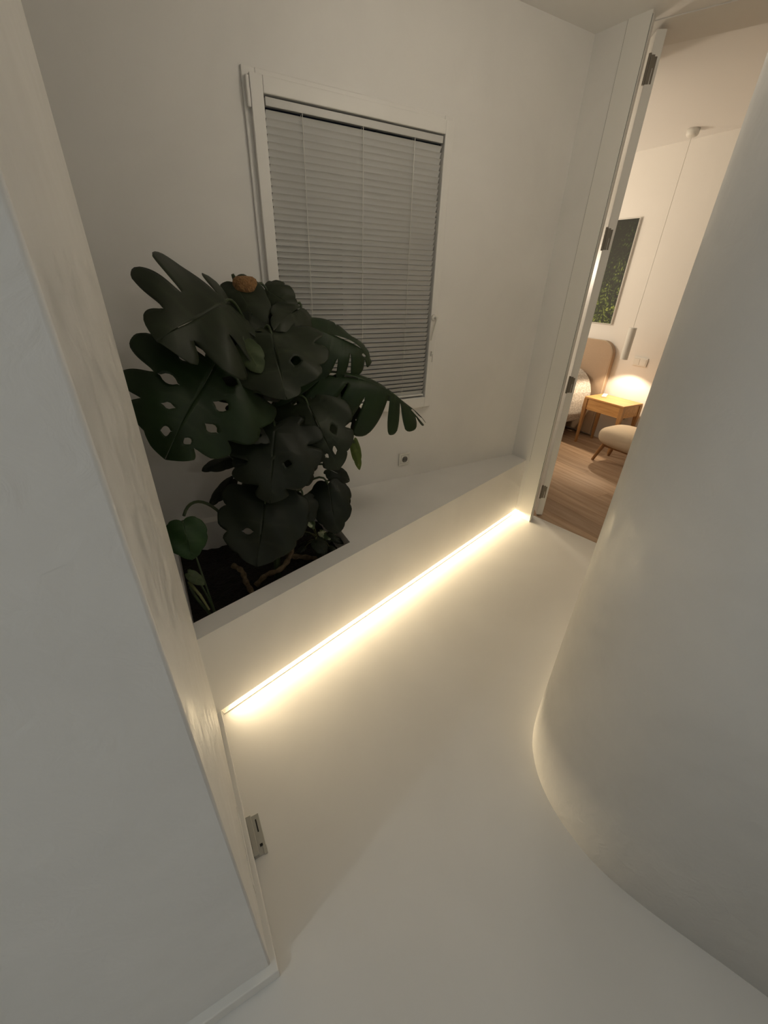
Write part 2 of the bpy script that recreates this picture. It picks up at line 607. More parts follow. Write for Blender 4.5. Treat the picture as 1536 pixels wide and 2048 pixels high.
# handle: round rosette, short neck and a slim lever hanging down
hd = obj('handle', box(-0.004, 0.004, -0.030, -0.022, -0.118, 0.006, 0.003), 'white_plastic', win)
hx, hz = 1.449, wz(1.418)
hd.location = (hx + 0.004, SY, hz)
hd.rotation_euler = (0, math.radians(14), 0)
bm = lathe([(0.0165, 0), (0.0165, 0.006), (0.014, 0.009)], 24)
bmesh.ops.rotate(bm, verts=bm.verts, cent=(0, 0, 0), matrix=Matrix.Rotation(math.pi / 2, 3, 'X'))
ro = obj('rosette', bm, 'grey_plastic', win, smooth=False)
ro.data.materials[0] = MAT['white_plastic']
ro.location = (hx - 0.002, SY, hz)
bm = lathe([(0.007, 0.005), (0.007, 0.028)], 16)
bmesh.ops.rotate(bm, verts=bm.verts, cent=(0, 0, 0), matrix=Matrix.Rotation(math.pi / 2, 3, 'X'))
nk = obj('handle_neck', bm, 'white_plastic', win)
nk.location = (hx + 0.003, SY, hz)

# ------------------------------------------------------------------ venetian blind
BX0, BX1 = GX0 + 0.006, GX1 - 0.006
BY = SY + 0.020
bl = thing('venetian_blind', 'closed pale grey venetian blind filling the white window', 'blind', ((BX0 + BX1) / 2, BY, GZ0))
bl.location = ((BX0 + BX1) / 2, BY, GZ0)
HW = (BX1 - BX0) / 2


def bobj(name, bm, mat, parent=bl):
    o = obj(name, bm, mat, parent)
    return o


top = GZ1 - GZ0
bobj('headrail', box(-HW, HW, -0.013, 0.013, top - 0.032, top - 0.006, 0.002), 'rail_grey')
bobj('bottom_rail', box(-HW, HW, -0.011, 0.011, 0.008, 0.019, 0.003), 'slat_white')
# one curved slat, tilted so that its room-side edge stands up
prof_ = []
SW, NS = 0.0252, 6
for i in range(NS + 1):
    u = (i / NS - 0.5) * SW
    prof_.append((u, 0.0022 * (1 - (2 * u / SW) ** 2)))
ang = math.radians(-56)
bm = bmesh.new()
ra, rb = [], []
for off in (0.0, 0.0005):
    for (u, v) in (prof_ if off == 0.0 else prof_[::-1]):
        v = v - off
        yy, zz = u * math.cos(ang) - v * math.sin(ang), u * math.sin(ang) + v * math.cos(ang)
        ra.append(bm.verts.new((-HW, yy, zz)))
        rb.append(bm.verts.new((HW, yy, zz)))
for i in range(len(ra)):
    j = (i + 1) % len(ra)
    bm.faces.new((ra[i], ra[j], rb[j], rb[i]))
bm.faces.new(ra)
bm.faces.new(rb)
slat0 = bobj('slat', bm, 'slat_white')
n_sl = 50
z_hi, z_lo = top - 0.052, 0.031
for k in range(n_sl):
    zz = z_hi + (z_lo - z_hi) * k / (n_sl - 1)
    if k == 0:
        slat0.location = (0, 0, zz)
        continue
    s = slat0.copy()
    COL.objects.link(s)
    s.parent = bl
    s.location = (0, 0, zz)
for fx in (-0.65, 0.0, 0.63):
    bm = bmesh.new()
    tube([(fx * HW, -0.0105, 0.012), (fx * HW, -0.0105, top - 0.03)], 0.0013, 5, bm)
    tube([(fx * HW, 0.0085, 0.012), (fx * HW, 0.0085, top - 0.03)], 0.0013, 5, bm)
    bobj('ladder_cord', bm, 'white_plastic')
# little control slider on the right stile with a pull cord
sl = bobj('slider', box(HW + 0.014, HW + 0.024, -0.040, -0.030, 0.235, 0.262, 0.002), 'white_plastic')
bobj('pull_cord', tube([(HW + 0.019, -0.040, 0.248), (HW + 0.020, -0.043, 0.23), (HW + 0.019, -0.043, 0.205)], 0.0012, 6), 'grey_plastic')

# ------------------------------------------------------------------ sockets
def schuko(name, label, loc, rz, size=0.082):
    t = thing(name, label, 'wall socket', loc, rz, None)
    h = size / 2
    bm = box(-h, h, -0.011, 0.0, -h, h, 0.002)
    obj('frame_plate', bm, 'white_plastic', t)
    obj('rim_shade', box(-h * 0.69, h * 0.69, -0.0114, -0.010, -h * 0.69, h * 0.69), 'grey_seal_shade', t)  # dark outline painted in as the shade round the insert
    obj('insert', box(-h * 0.665, h * 0.665, -0.0125, -0.010, -h * 0.66, h * 0.66, 0.001), 'white_plastic', t)
    def disc(prof, y):
        b2 = lathe(prof, 32)
        bmesh.ops.rotate(b2, verts=b2.verts, cent=(0, 0, 0), matrix=Matrix.Rotation(math.pi / 2, 3, 'X'))
        bmesh.ops.translate(b2, verts=b2.verts, vec=(0, y, 0))
        return b2
    obj('well', disc([(0.0205, 0.0), (0.0205, 0.0012), (0.0185, 0.0012), (0.0185, 0.0003)], -0.0124), 'grey_plastic', t)
    for s in (-1, 1):
        b3 = lathe([(0.0028, 0), (0.0028, 0.0012)], 12, cap=True)
        bmesh.ops.rotate(b3, verts=b3.verts, cent=(0, 0, 0), matrix=Matrix.Rotation(math.pi / 2, 3, 'X'))
        bmesh.ops.translate(b3, verts=b3.verts, vec=(s * 0.0095, -0.0132, 0))
        obj('pin_hole', b3, 'black_hole', t)
        obj('earth_clip', box(-0.003, 0.003, -0.0152, -0.0126, s * 0.0165 - 0.003, s * 0.0165 + 0.003), 'steel', t)
    return t


schuko('wall_socket', 'white square power socket on the window wall above the ledge', (1.328, YW, 0.594), 0.0)

# ------------------------------------------------------------------ door frame and door
dr = sroot('door_1', 'white bedroom door standing wide open with its frame')
obj('casing', prism([(2.318, 1.912), (2.333, 1.800), (2.410, 1.838), (2.44, 1.93), (2.40, 1.96)], 0, ZC + 0.004, 0.002, 2), 'white_lacquer', dr)
# raised bead and rubber seal on the jamb face
jd = Vector((0.077, 0.038, 0)).normalized()
jn = Vector((jd.y, -jd.x, 0))
D0 = Vector((2.333, 1.800, 0))


def jamb(t0, t1, n0, n1, z0=0.0, z1=2.675):
    return prism([tuple((D0 + jd * t + jn * n)[:2]) for t, n in ((t0, n0), (t1, n0), (t1, n1), (t0, n1))], z0, z1)


obj('bead', jamb(0.010, 0.022, -0.001, 0.005), 'white_lacquer', dr)
obj('seal', jamb(0.004, 0.009, -0.001, 0.0015), 'grey_seal_shade', dr)
obj('shadow_gap', prism([(2.3205, 1.9145), (2.3185, 1.9118), (2.33, 1.905), (2.335, 1.915)], ZL, ZC), 'grey_seal_shade', dr)  # dark strip drawn as the shadow line between wall return and casing
LA = math.radians(52)
ldv, lnv = Vector((math.cos(LA), math.sin(LA), 0)), Vector((math.sin(LA), -math.cos(LA), 0))
L0 = Vector((2.462, 1.853, 0))
LT, LL = 0.046, 0.80


def lf(t, n):
    return tuple((L0 + ldv * t + lnv * n)[:2])


obj('leaf', prism([lf(0, 0), lf(LL, 0), lf(LL, LT), lf(0, LT)], 0.008, 2.668, 0.003, 2), 'white_lacquer', dr)
for hz_ in (2.53, 1.838, 1.02, 0.212):
    # fixed wing, knuckle and leaf wing of a concealed-look hinge
    h = obj('hinge', prism([lf(-0.0015, 0.004), lf(0.001, 0.004), lf(0.001, 0.020), lf(-0.0015, 0.020)], hz_ - 0.052, hz_ + 0.052), 'hinge_steel', dr)
    bm = bmesh.new()
    c = L0 + ldv * -0.003 + lnv * -0.004
    tube([(c.x, c.y, hz_ - 0.056), (c.x, c.y, hz_ + 0.056)], 0.0065, 12, bm)
    obj('knuckle', bm, 'hinge_steel', h)
    obj('wing', prism([lf(-0.0015, 0.023), lf(0.001, 0.023), lf(0.001, 0.032), lf(-0.0015, 0.032)], hz_ - 0.052, hz_ + 0.045), 'hinge_steel', h)
    obj('bridge', prism([lf(-0.0014, 0.018), lf(0.001, 0.018), lf(0.001, 0.025), lf(-0.0014, 0.025)], hz_ + 0.005, hz_ + 0.045), 'hinge_steel', h)

# ------------------------------------------------------------------ steel floor bracket at the foot of the left wall
br = thing('floor_bracket', 'small grey steel bracket on the floor at the left wall', 'bracket', (-0.018, 0.735, 0.0))
bm = bmesh.new()
box(-0.020, 0.020, -0.062, 0.062, 0.0, 0.004, 0.001, 1, bm)
obj('base_plate', bm, 'bracket_steel', br)
obj('upstand', box(-0.021, -0.004, -0.062, 0.060, 0.004, 0.020, 0.0015, 1), 'bracket_steel', br)
obj('slot', box(0.006, 0.010, 0.006, 0.046, 0.0038, 0.0046), 'black_hole', br)
obj('screw_hole', box(0.003, 0.012, -0.038, -0.030, 0.0038, 0.0046), 'black_hole', br)
obj('lug', box(0.010, 0.021, -0.066, -0.040, 0.004, 0.0075, 0.001, 1), 'bracket_steel', br)
pt = obj('cover_strip', box(-0.001, 0.0015, -0.12, 0.10, 0.0, 0.060, 0.0005, 1), 'white_lacquer', None, loc=(-0.0545, 0.690, 0.055))
tag(pt, 'thin pale cover strip on the left wall above the steel bracket', 'cover strip')

# ================================================================== bedroom
# nightstand
ns = thing('nightstand', 'small honey oak nightstand with tapered legs beside the headboard', 'nightstand', (4.40, 2.70, 0))
obj('table_top', box(-0.168, 0.160, -0.238, 0.238, 0.510, 0.530, 0.004), 'honey_oak', ns)
obj('apron', box(-0.160, -0.146, -0.215, 0.215, 0.395, 0.510), 'honey_oak', ns)
obj('apron', box(0.138, 0.152, -0.215, 0.215, 0.395, 0.510), 'honey_oak', ns)
obj('side_panel', box(-0.150, 0.142, -0.231, -0.217, 0.395, 0.510), 'honey_oak', ns)
obj('side_panel', box(-0.150, 0.142, 0.217, 0.231, 0.395, 0.510), 'honey_oak', ns)
for sx in (-1, 1):
    for sy in (-1, 1):
        bm = bmesh.new()
        rings = []
        for z, w, k in ((0.0, 0.011, 0.0), (0.30, 0.0155, 0.004), (0.40, 0.021, 0.0), (0.510, 0.021, 0.0)):
            cx_, cy_ = sx * 0.145 - 0.003, sy * 0.217
            rings.append([bm.verts.new((cx_ + a * w, cy_ + c * w, z)) for a, c in ((-1, -1), (1, -1), (1, 1), (-1, 1))])
        for a, c in zip(rings, rings[1:]):
            for k in range(4):
                bm.faces.new((a[k], a[(k + 1) % 4], c[(k + 1) % 4], c[k]))
        bm.faces.new(rings[0])
        bm.faces.new(rings[-1])
        obj('leg', bm, 'honey_oak_leg', ns)

rc = thing('remote_control', 'small white remote control lying on the oak nightstand', 'remote control', (4.44, 2.845, 0.530), math.radians(28))
obj('body', box(-0.075, 0.075, -0.024, 0.024, 0.0, 0.016, 0.004), 'white_plastic', rc)
obj('button_pad', box(-0.055, -0.01, -0.014, 0.014, 0.0155, 0.0172), 'sheet_cloth', rc)

# bed with upholstered headboard
bed = thing('bed', 'bed with tall rounded tan upholstered headboard', 'bed', (3.6, 3.95, 0))
def yz_prism(poly, x0, x1, bev=0.0, seg=3):
    bm = bmesh.new()
    a = [bm.verts.new((x0, p[0], p[1])) for p in poly]
    c = [bm.verts.new((x1, p[0], p[1])) for p in poly]
    bm.faces.new(a)
    bm.faces.new(c)
    n = len(poly)
    for i in range(n):
        bm.faces.new((a[i], a[(i + 1) % n], c[(i + 1) % n], c[i]))
    if bev:
        es = [e for e in bm.edges if abs(e.verts[0].co.x - e.verts[1].co.x) < 1e-6]
        bmesh.ops.bevel(bm, geom=es, offset=bev, segments=seg, affect='EDGES', profile=0.5)
    return bm


hb = [(-0.975, 0.03)] + [(-0.975 + 0.15 + 0.15 * math.cos(math.radians(a)), 1.075 - 0.15 + 0.15 * math.sin(math.radians(a))) for a in range(180, 89, -9)]
hb += [(0.975 - 0.15 + 0.15 * math.cos(math.radians(a)), 1.075 - 0.15 + 0.15 * math.sin(math.radians(a))) for a in range(90, -1, -9)] + [(0.975, 0.03)]
obj('headboard', yz_prism(hb, 0.950, 1.020, 0.016), 'headboard_fabric', bed)
pip = [(0.958, p[0] - 0.001 * (1 if p[0] < 0 else -1), p[1]) for p in hb]
obj('headboard_piping', tube(pip, 0.006, 8), 'beige_fabric', bed)
obj('bed_base', box(-0.95, 0.93, -0.70, 0.70, 0.13, 0.24, 0.01), 'dark_metal', bed)
obj('mattress', box(-0.96, 0.94, -0.82, 0.82, 0.24, 0.66, 0.06, 4), 'sheet_cloth', bed)
for sx in (-0.85, 0.80):
    for sy in (-0.66, 0.66):
        obj('leg', box(sx - 0.03, sx + 0.03, sy - 0.03, sy + 0.03, 0.0, 0.13, 0.004), 'dark_oak_leg', bed)
obj('valance', box(-0.90, 0.90, -0.78, -0.74, 0.15, 0.26, 0.008), 'sheet_cloth', bed)

# quilt over the bed: a thick cloth shell following the mattress
out = [(3.072, 0.205), (3.060, 0.32), (3.052, 0.44), (3.056, 0.53), (3.078, 0.60), (3.118, 0.665), (3.175, 0.715), (3.25, 0.752), (3.36, 0.775), (3.6, 0.785), (3.95, 0.788)]
out = out + [(7.9 - y, z) for y, z in out[-2::-1]]
inn = []
for i, (y, z) in enumerate(out):
    q, p = out[min(i + 1, len(out) - 1)], out[max(i - 1, 0)]
    tx, tz = q[0] - p[0], q[1] - p[1]
    l = math.hypot(tx, tz)
    inn.append((y + tz / l * 0.022, z - tx / l * 0.022))
bm = bmesh.new()
xs = [2.62 + 1.86 * i / 14 for i in range(15)]
G, H = [], []
for i, x in enumerate(xs):
    w = 0.006 * math.sin(i * 2.1)
    G.append([bm.verts.new((x, y + w * (1 if y < 3.9 else -1) * (z < 0.6), z)) for y, z in out])
    H.append([bm.verts.new((x, y + w * (1 if y < 3.9 else -1) * (z < 0.6), z)) for y, z in inn])
for i in range(14):
    for j in range(len(out) - 1):
        bm.faces.new((G[i][j], G[i + 1][j], G[i + 1][j + 1], G[i][j + 1]))
        bm.faces.new((H[i][j], H[i + 1][j], H[i + 1][j + 1], H[i][j + 1]))
    for j in (0, len(out) - 1):
        bm.faces.new((G[i][j], G[i + 1][j], H[i + 1][j], H[i][j]))
for i in (0, 14):
    for j in range(len(out) - 1):
        bm.faces.new((G[i][j], G[i][j + 1], H[i][j + 1], H[i][j]))
q = obj('quilt', bm, 'quilt_cloth', None, smooth=False)
tag(q, 'white patterned quilt hanging over the side of the bed', 'quilt')

# low upholstered seat
ot = thing('lounge_seat', 'low cream upholstered seat on splayed oak legs before the nightstand', 'seat', (4.07, 2.13, 0))
bm = bmesh.new()
NU, NV = 40, 14
rows = []
for j in range(NV + 1):
    v = -math.pi / 2 + math.pi * j / NV
    cz, sz = abs(math.cos(v)) ** 0.34, math.copysign(abs(math.sin(v)) ** 0.80, math.sin(v))
    row = []
    for i in range(NU):
        u = 2 * math.pi * i / NU
        cu, su = math.copysign(abs(math.cos(u)) ** 0.5, math.cos(u)), math.copysign(abs(math.sin(u)) ** 0.5, math.sin(u))
        row.append(bm.verts.new((0.215 * cz * cu, 0.345 * cz * su, 0.285 + 0.092 * sz)))
    rows.append(row)
for a, c in zip(rows, rows[1:]):
    for i in range(NU):
        bm.faces.new((a[i], a[(i + 1) % NU], c[(i + 1) % NU], c[i]))
bmesh.ops.remove_doubles(bm, verts=bm.verts, dist=1e-5)
obj('seat', bm, 'beige_fabric', ot, smooth=True)
for sx in (-1, 1):
    for sy in (-1, 1):
        obj('leg', tube([(sx * 0.133, sy * 0.32, 0.0), (sx * 0.115, sy * 0.285, 0.12), (sx * 0.10, sy * 0.25, 0.215)], [0.014, 0.019, 0.022], 10), 'dark_oak_leg', ot)
    obj('rail', box(sx * 0.105 - 0.011, sx * 0.105 + 0.011, -0.26, 0.26, 0.168, 0.205, 0.003), 'dark_oak_leg', ot)
for sy in (-1, 1):
    obj('rail', box(-0.10, 0.10, sy * 0.25 - 0.011, sy * 0.25 + 0.011, 0.172, 0.20, 0.003), 'dark_oak_leg', ot)

# pendant lamp
pd = thing('pendant_lamp', 'slim white cylinder pendant lamp hanging over the nightstand', 'pendant lamp', (4.353, 2.700, 0))
obj('canopy', lathe([(0.046, 2.75), (0.046, 2.716), (0.040, 2.703), (0.024, 2.695), (0.006, 2.692)], 32), 'white_plastic', pd, smooth=True)
obj('cord', tube([(0, 0, 2.70), (0, 0, 1.24)], 0.0026, 8), 'white_plastic', pd)
obj('shade', lathe([(0.0345, 0.952), (0.0365, 0.952), (0.0365, 1.250), (0.030, 1.254), (0.003, 1.256), (0.003, 1.248), (0.0345, 1.246)], 40, cap=False), 'white_plastic', pd)
obj('socket', lathe([(0.028, 1.02), (0.028, 1.06), (0.012, 1.10)], 24), 'white_plastic', pd)
sp = bpy.data.lights.new('pendant_bulb', 'SPOT')
sp.energy, sp.color, sp.spot_size, sp.spot_blend, sp.shadow_soft_size = 21.0, (1.0, 0.80, 0.56), math.radians(114), 0.3, 0.012
so = bpy.data.objects.new('pendant_bulb', sp)
COL.objects.link(so)
so.location = (4.353, 2.700, 0.972)

# picture
pc = thing('picture', 'large canvas photo of green foliage on the bedroom wall', 'picture', (4.63, 3.72, 1.725))
mt, nt, b = nodes('foliage_print')
set_in(b, Roughness=0.6)
tc = nt.nodes.new('ShaderNodeTexCoord')
vo = nt.nodes.new('ShaderNodeTexVoronoi')
vo.inputs['Scale'].default_value = 44
ns_ = nt.nodes.new('ShaderNodeTexNoise')
ns_.inputs['Scale'].default_value = 6.5
ns_.inputs['Detail'].default_value = 7
mx = nt.nodes.new('ShaderNodeMix')
mx.data_type = 'VECTOR'
mx.inputs[0].default_value = 0.12
nz = nt.nodes.new('ShaderNodeTexNoise')
nz.inputs['Scale'].default_value = 9
nt.links.new(tc.outputs['Object'], nz.inputs['Vector'])
nt.links.new(tc.outputs['Object'], mx.inputs[4])
nt.links.new(nz.outputs['Color'], mx.inputs[5])
nt.links.new(mx.outputs[1], vo.inputs['Vector'])
nt.links.new(tc.outputs['Object'], ns_.inputs['Vector'])
m1 = nt.nodes.new('ShaderNodeMath')
m1.operation = 'MULTIPLY_ADD'
m1.inputs[1].default_value = -0.85
m1.inputs[2].default_value = 0.60
nt.links.new(vo.outputs['Distance'], m1.inputs[0])
sx_ = nt.nodes.new('ShaderNodeSeparateXYZ')
nt.links.new(tc.outputs['Object'], sx_.inputs[0])
m2 = nt.nodes.new('ShaderNodeMath')
m2.operation = 'MULTIPLY_ADD'
m2.inputs[1].default_value = -0.42
m2.inputs[2].default_value = -0.46
nt.links.new(sx_.outputs['Z'], m2.inputs[0])
m3 = nt.nodes.new('ShaderNodeMath')
m3.operation = 'ADD'
m4 = nt.nodes.new('ShaderNodeMath')
m4.operation = 'ADD'
nt.links.new(m1.outputs[0], m3.inputs[0])
nt.links.new(ns_.outputs['Fac'], m3.inputs[1])
nt.links.new(m3.outputs[0], m4.inputs[0])
nt.links.new(m2.outputs[0], m4.inputs[1])
rp = nt.nodes.new('ShaderNodeValToRGB')
el = rp.color_ramp.elements
el[0].position, el[0].color = 0.12, (0.006, 0.009, 0.003, 1)
el[1].position, el[1].color = 0.80, (0.36, 0.42, 0.09, 1)
e = el.new(0.40)
e.color = (0.022, 0.036, 0.008, 1)
e = el.new(0.60)
e.color = (0.13, 0.18, 0.035, 1)
nt.links.new(m4.outputs[0], rp.inputs[0])
nt.links.new(rp.outputs[0], b.inputs['Base Color'])
obj('frame', box(-0.030, 0.0, -0.60, 0.60, -0.485, 0.485, 0.002, 1), 'white_lacquer', pc)
obj('print', box(-0.0315, -0.0295, -0.594, 0.594, -0.479, 0.479), 'foliage_print', pc)

# switch plate and low socket on the bedroom wall
sw = thing('light_switch', 'white double switch plate on the bedroom wall under the pendant', 'switch', (4.63, 2.677, 0.915), math.radians(-90))
obj('plate', box(-0.078, 0.078, -0.012, 0.0, -0.042, 0.042, 0.002), 'white_plastic', sw)
obj('rocker', box(-0.067, -0.005, -0.0150, -0.0100, -0.031, 0.031, 0.002), 'white_plastic', sw)
obj('rocker', box(0.005, 0.067, -0.0150, -0.0100, -0.031, 0.031, 0.002), 'white_plastic', sw)
schuko('wall_socket', 'white power socket low on the bedroom wall behind the nightstand', (4.63, 2.655, 0.315), math.radians(-90))

# ================================================================== plants in the pit
def leaf_mat(name, col, vein, rough=0.48):
    mt, nt, b = nodes(name)
    set_in(b, Roughness=rough, Specular_IOR_Level=0.3)
    at = nt.nodes.new('ShaderNodeAttribute')
    at.attribute_name = 'vein'
    tc = nt.nodes.new('ShaderNodeTexCoord')
    n = nt.nodes.new('ShaderNodeTexNoise')
    n.inputs['Scale'].default_value = 9
    n.inputs['Detail'].default_value = 4
    nt.links.new(tc.outputs['Object'], n.inputs['Vector'])
    r = nt.nodes.new('ShaderNodeValToRGB')
    r.color_ramp.elements[0].position, r.color_ramp.elements[1].position = 0.3, 0.7
    r.color_ramp.elements[0].color = c4([x * 0.75 for x in col])
    r.color_ramp.elements[1].color = c4([x * 1.25 for x in col])
    nt.links.new(n.outputs['Fac'], r.inputs[0])
    mx = nt.nodes.new('ShaderNodeMix')
    mx.data_type = 'RGBA'
    nt.links.new(at.outputs['Fac'], mx.inputs[0])
    nt.links.new(r.outputs[0], mx.inputs[6])
    mx.inputs[7].default_value = c4(vein)
    nt.links.new(mx.outputs[2], b.inputs['Base Color'])
    bp = nt.nodes.new('ShaderNodeBump')
    bp.inputs['Strength'].default_value = 0.35
    bp.inputs['Distance'].default_value = 0.004
    nt.links.new(at.outputs['Fac'], bp.inputs['Height'])
    nt.links.new(bp.outputs[0], b.inputs['Normal'])
    return mt


leaf_mat('leaf_d', (0.018, 0.025, 0.012), (0.034, 0.044, 0.024))
leaf_mat('leaf_g', (0.010, 0.025, 0.006), (0.020, 0.038, 0.013))
leaf_mat('leaf_k', (0.008, 0.013, 0.006), (0.016, 0.023, 0.012))
leaf_mat('leaf_l', (0.050, 0.070, 0.030), (0.08, 0.10, 0.045))
leaf_mat('leaf_y', (0.085, 0.12, 0.020), (0.13, 0.16, 0.04))
leaf_mat('leaf_t', (0.016, 0.046, 0.010), (0.03, 0.06, 0.018))
plain('stem_green', (0.035, 0.055, 0.020), 0.5, vary=0.2, scale=30)
plain('stem_pale', (0.13, 0.14, 0.05), 0.55, vary=0.2, scale=30)
plain('bark_root', (0.14, 0.10, 0.055), 0.85, vary=0.35, scale=60, bump=0.5, bscale=120)
plain('coir', (0.30, 0.16, 0.065), 0.95, vary=0.35, scale=90, bump=0.9, bscale=160)
plain('soil_earth', (0.012, 0.009, 0.006), 0.95, vary=0.5, scale=60, bump=1.0, bscale=90)
mt, nt, b = nodes('leaf_v')
set_in(b, Roughness=0.4)
tc = nt.nodes.new('ShaderNodeTexCoord')
n = nt.nodes.new('ShaderNodeTexNoise')
n.inputs['Scale'].default_value = 28
n.inputs['Detail'].default_value = 3
nt.links.new(tc.outputs['Object'], n.inputs['Vector'])
r = nt.nodes.new('ShaderNodeValToRGB')
r.color_ramp.elements[0].position, r.color_ramp.elements[1].position = 0.47, 0.56
r.color_ramp.elements[0].color, r.color_ramp.elements[1].color = (0.05, 0.085, 0.03, 1), (0.50, 0.56, 0.36, 1)
nt.links.new(n.outputs['Fac'], r.inputs[0])
nt.links.new(r.outputs[0], b.inputs['Base Color'])

HALF = [(0.0, -0.10), (0.15, -0.27), (0.34, -0.24), (0.47, -0.08), (0.50, 0.14), (0.475, 0.38), (0.40, 0.60), (0.27, 0.79), (0.12, 0.93), (0.0, 1.0)]
OVAL = [(0.0, -0.02), (0.12, -0.10), (0.28, -0.08), (0.42, 0.06), (0.49, 0.25), (0.48, 0.46), (0.40, 0.65), (0.27, 0.81), (0.12, 0.94), (0.0, 1.0)]


def sample(poly, a):
    n = len(poly) - 1
    t = min(max(a, 0), 1) * n
    i = min(int(t), n - 1)
    f = t - i
    P = lambda k: poly[min(max(k, 0), n)]
    p0, p1, p2, p3 = P(i - 1), P(i), P(i + 1), P(i + 2)
    out = []
    for c in (0, 1):
        out.append(0.5 * (2 * p1[c] + (p2[c] - p0[c]) * f + (2 * p0[c] - 5 * p1[c] + 4 * p2[c] - p3[c]) * f * f + (3 * p1[c] - p0[c] - 3 * p2[c] + p3[c]) * f ** 3))
    return out


def monstera_leaf(P0, P1, width, tilt, arch, fold, roll, nl, cut, holes, rng, shape=HALF, wave=0.02, hint=None):
    """split, holed leaf blade: veins run from the midrib to the margin, lobes part between them"""
    P0, P1 = Vector(P0), Vector(P1)
    ax = P1 - P0
    L = ax.length
    ya = ax.normalized()
    view = (Vector((0.0, 0.0, 1.6)) - (P0 + P1) / 2).normalized() if hint is None else Vector(hint).normalized()
    nrm = (view + Vector((0, 0, 1)) * tilt).normalized()
    nrm = (nrm - ya * nrm.dot(ya)).normalized()
    if roll:
        nrm = Matrix.Rotation(math.radians(roll), 3, ya) @ nrm
    xa = ya.cross(nrm).normalized()
    bm = bmesh.new()
    vl = bm.loops.layers.color.new('vein') if False else None
    lay = bm.verts.layers.float.new('vein')
    NT, NA = 22, 6
    a0 = 0.30

    def surf(x, y):
        t = y / L
        w = abs(x) / (width * 0.5)
        z = arch * L * 4 * max(-0.35, t * (1 - t)) - fold * width * 0.5 * (w ** 1.7)
        z += wave * width * math.sin(7.3 * t + 5 * w * (1 if x > 0 else -1.2) + ph)
        xx = x * (1 - 0.42 * min(1.0, fold) * w * 0.8)
        return P0 + xa * xx + ya * y + nrm * z

    for side in (-1, 1):
        ph = rng.random() * 6.28
        bounds = [0.0]
        for k in range(1, nl):
            bounds.append(min(0.95, (k / nl) ** 0.92 + rng.uniform(-0.022, 0.022)))
        bounds.append(1.0)
        # gap profile at each inner boundary
        gaps = []
        for k in range(nl + 1):
            if k in (0, nl):
                gaps.append(None)
            else:
                c = cut * rng.uniform(0.65, 1.15)
                c = min(0.86, c) if rng.random() < 0.35 + cut else 0.12 * rng.random()
                hole = None
                if rng.random() < holes:
                    s = rng.uniform(0.14, 0.30)
                    e = s + rng.uniform(0.15, 0.26)
                    if e < 1 - c - 0.06:
                        hole = (s, e, rng.uniform(0.13, 0.24))
                gaps.append((1 - c, rng.uniform(0.16, 0.34), hole))

        def gap(k, t, da):
            g = gaps[k]
            if g is None:
                return 0.0
            t0, wd, hole = g
            v = 0.0
            if t > t0:
                s = (t - t0) / max(1e-3, 1 - t0)
                v = wd * (0.55 * math.sqrt(s) + 0.45 * s ** 3) * da
            if hole and hole[0] < t < hole[1]:
                s = (t - hole[0]) / (hole[1] - hole[0])
                v = max(v, hole[2] * math.sin(math.pi * s) ** 0.75 * da)
            return v

        for k in range(nl):
            A, B = bounds[k], bounds[k + 1]
            da = B - A
            grid = []
            for i in range(NT + 1):
                t = i / NT
                lo_a, hi_a = A + gap(k, t, da), B - gap(k + 1, t, da)
                row = []
                for j in range(NA + 1):
                    a = lo_a + (hi_a - lo_a) * j / NA
                    ox, oy = sample(shape, a)
                    # rounded lobe ends where the margin is cut
                    e = abs(2 * j / NA - 1)
                    depth = 1.0
                    if cut > 0.25:
                        depth = 1 - 0.10 * e ** 3 * min(1, cut * 1.3)
                    ms = max(0.0, (a - a0) / (1 - a0)) * 0.97
                    tt = t * depth
                    # veins leave the midrib forwards and bend outwards
                    px_ = ox * (tt ** 0.96)
                    py_ = ms + (oy - ms) * (tt ** 1.15)
                    v = bm.verts.new(surf(side * px_ * width, py_ * L))
                    vv = 0.0
                    if j == NA // 2:
                        vv = 0.55 * (1 - t)
                    if i == 0:
                        vv = 0.8
                    v[lay] = vv
                    row.append(v)
                grid.append(row)
            for i in range(NT):
                for j in range(NA):
                    q = (grid[i][j], grid[i][j + 1], grid[i + 1][j + 1], grid[i + 1][j])
                    try:
                        bm.faces.new(q if side > 0 else q[::-1])
                    except ValueError:
                        pass
    bmesh.ops.remove_doubles(bm, verts=bm.verts, dist=0.0006)
    bad = [f for f in bm.faces if f.calc_area() < 1e-9]
    if bad:
        bmesh.ops.delete(bm, geom=bad, context='FACES')
    return bm


def leaf_obj(name, bm, mat, parent):
    me = bpy.data.meshes.new(name)
    bm.to_mesh(me)
    bm.free()
    for p in me.polygons:
        p.use_smooth = True
    me.materials.append(MAT[mat])
    o = bpy.data.objects.new(name, me)
    COL.objects.link(o)
    o.parent = parent
    md = o.modifiers.new('thickness', 'SOLIDIFY')
    md.thickness = 0.0012
    return o


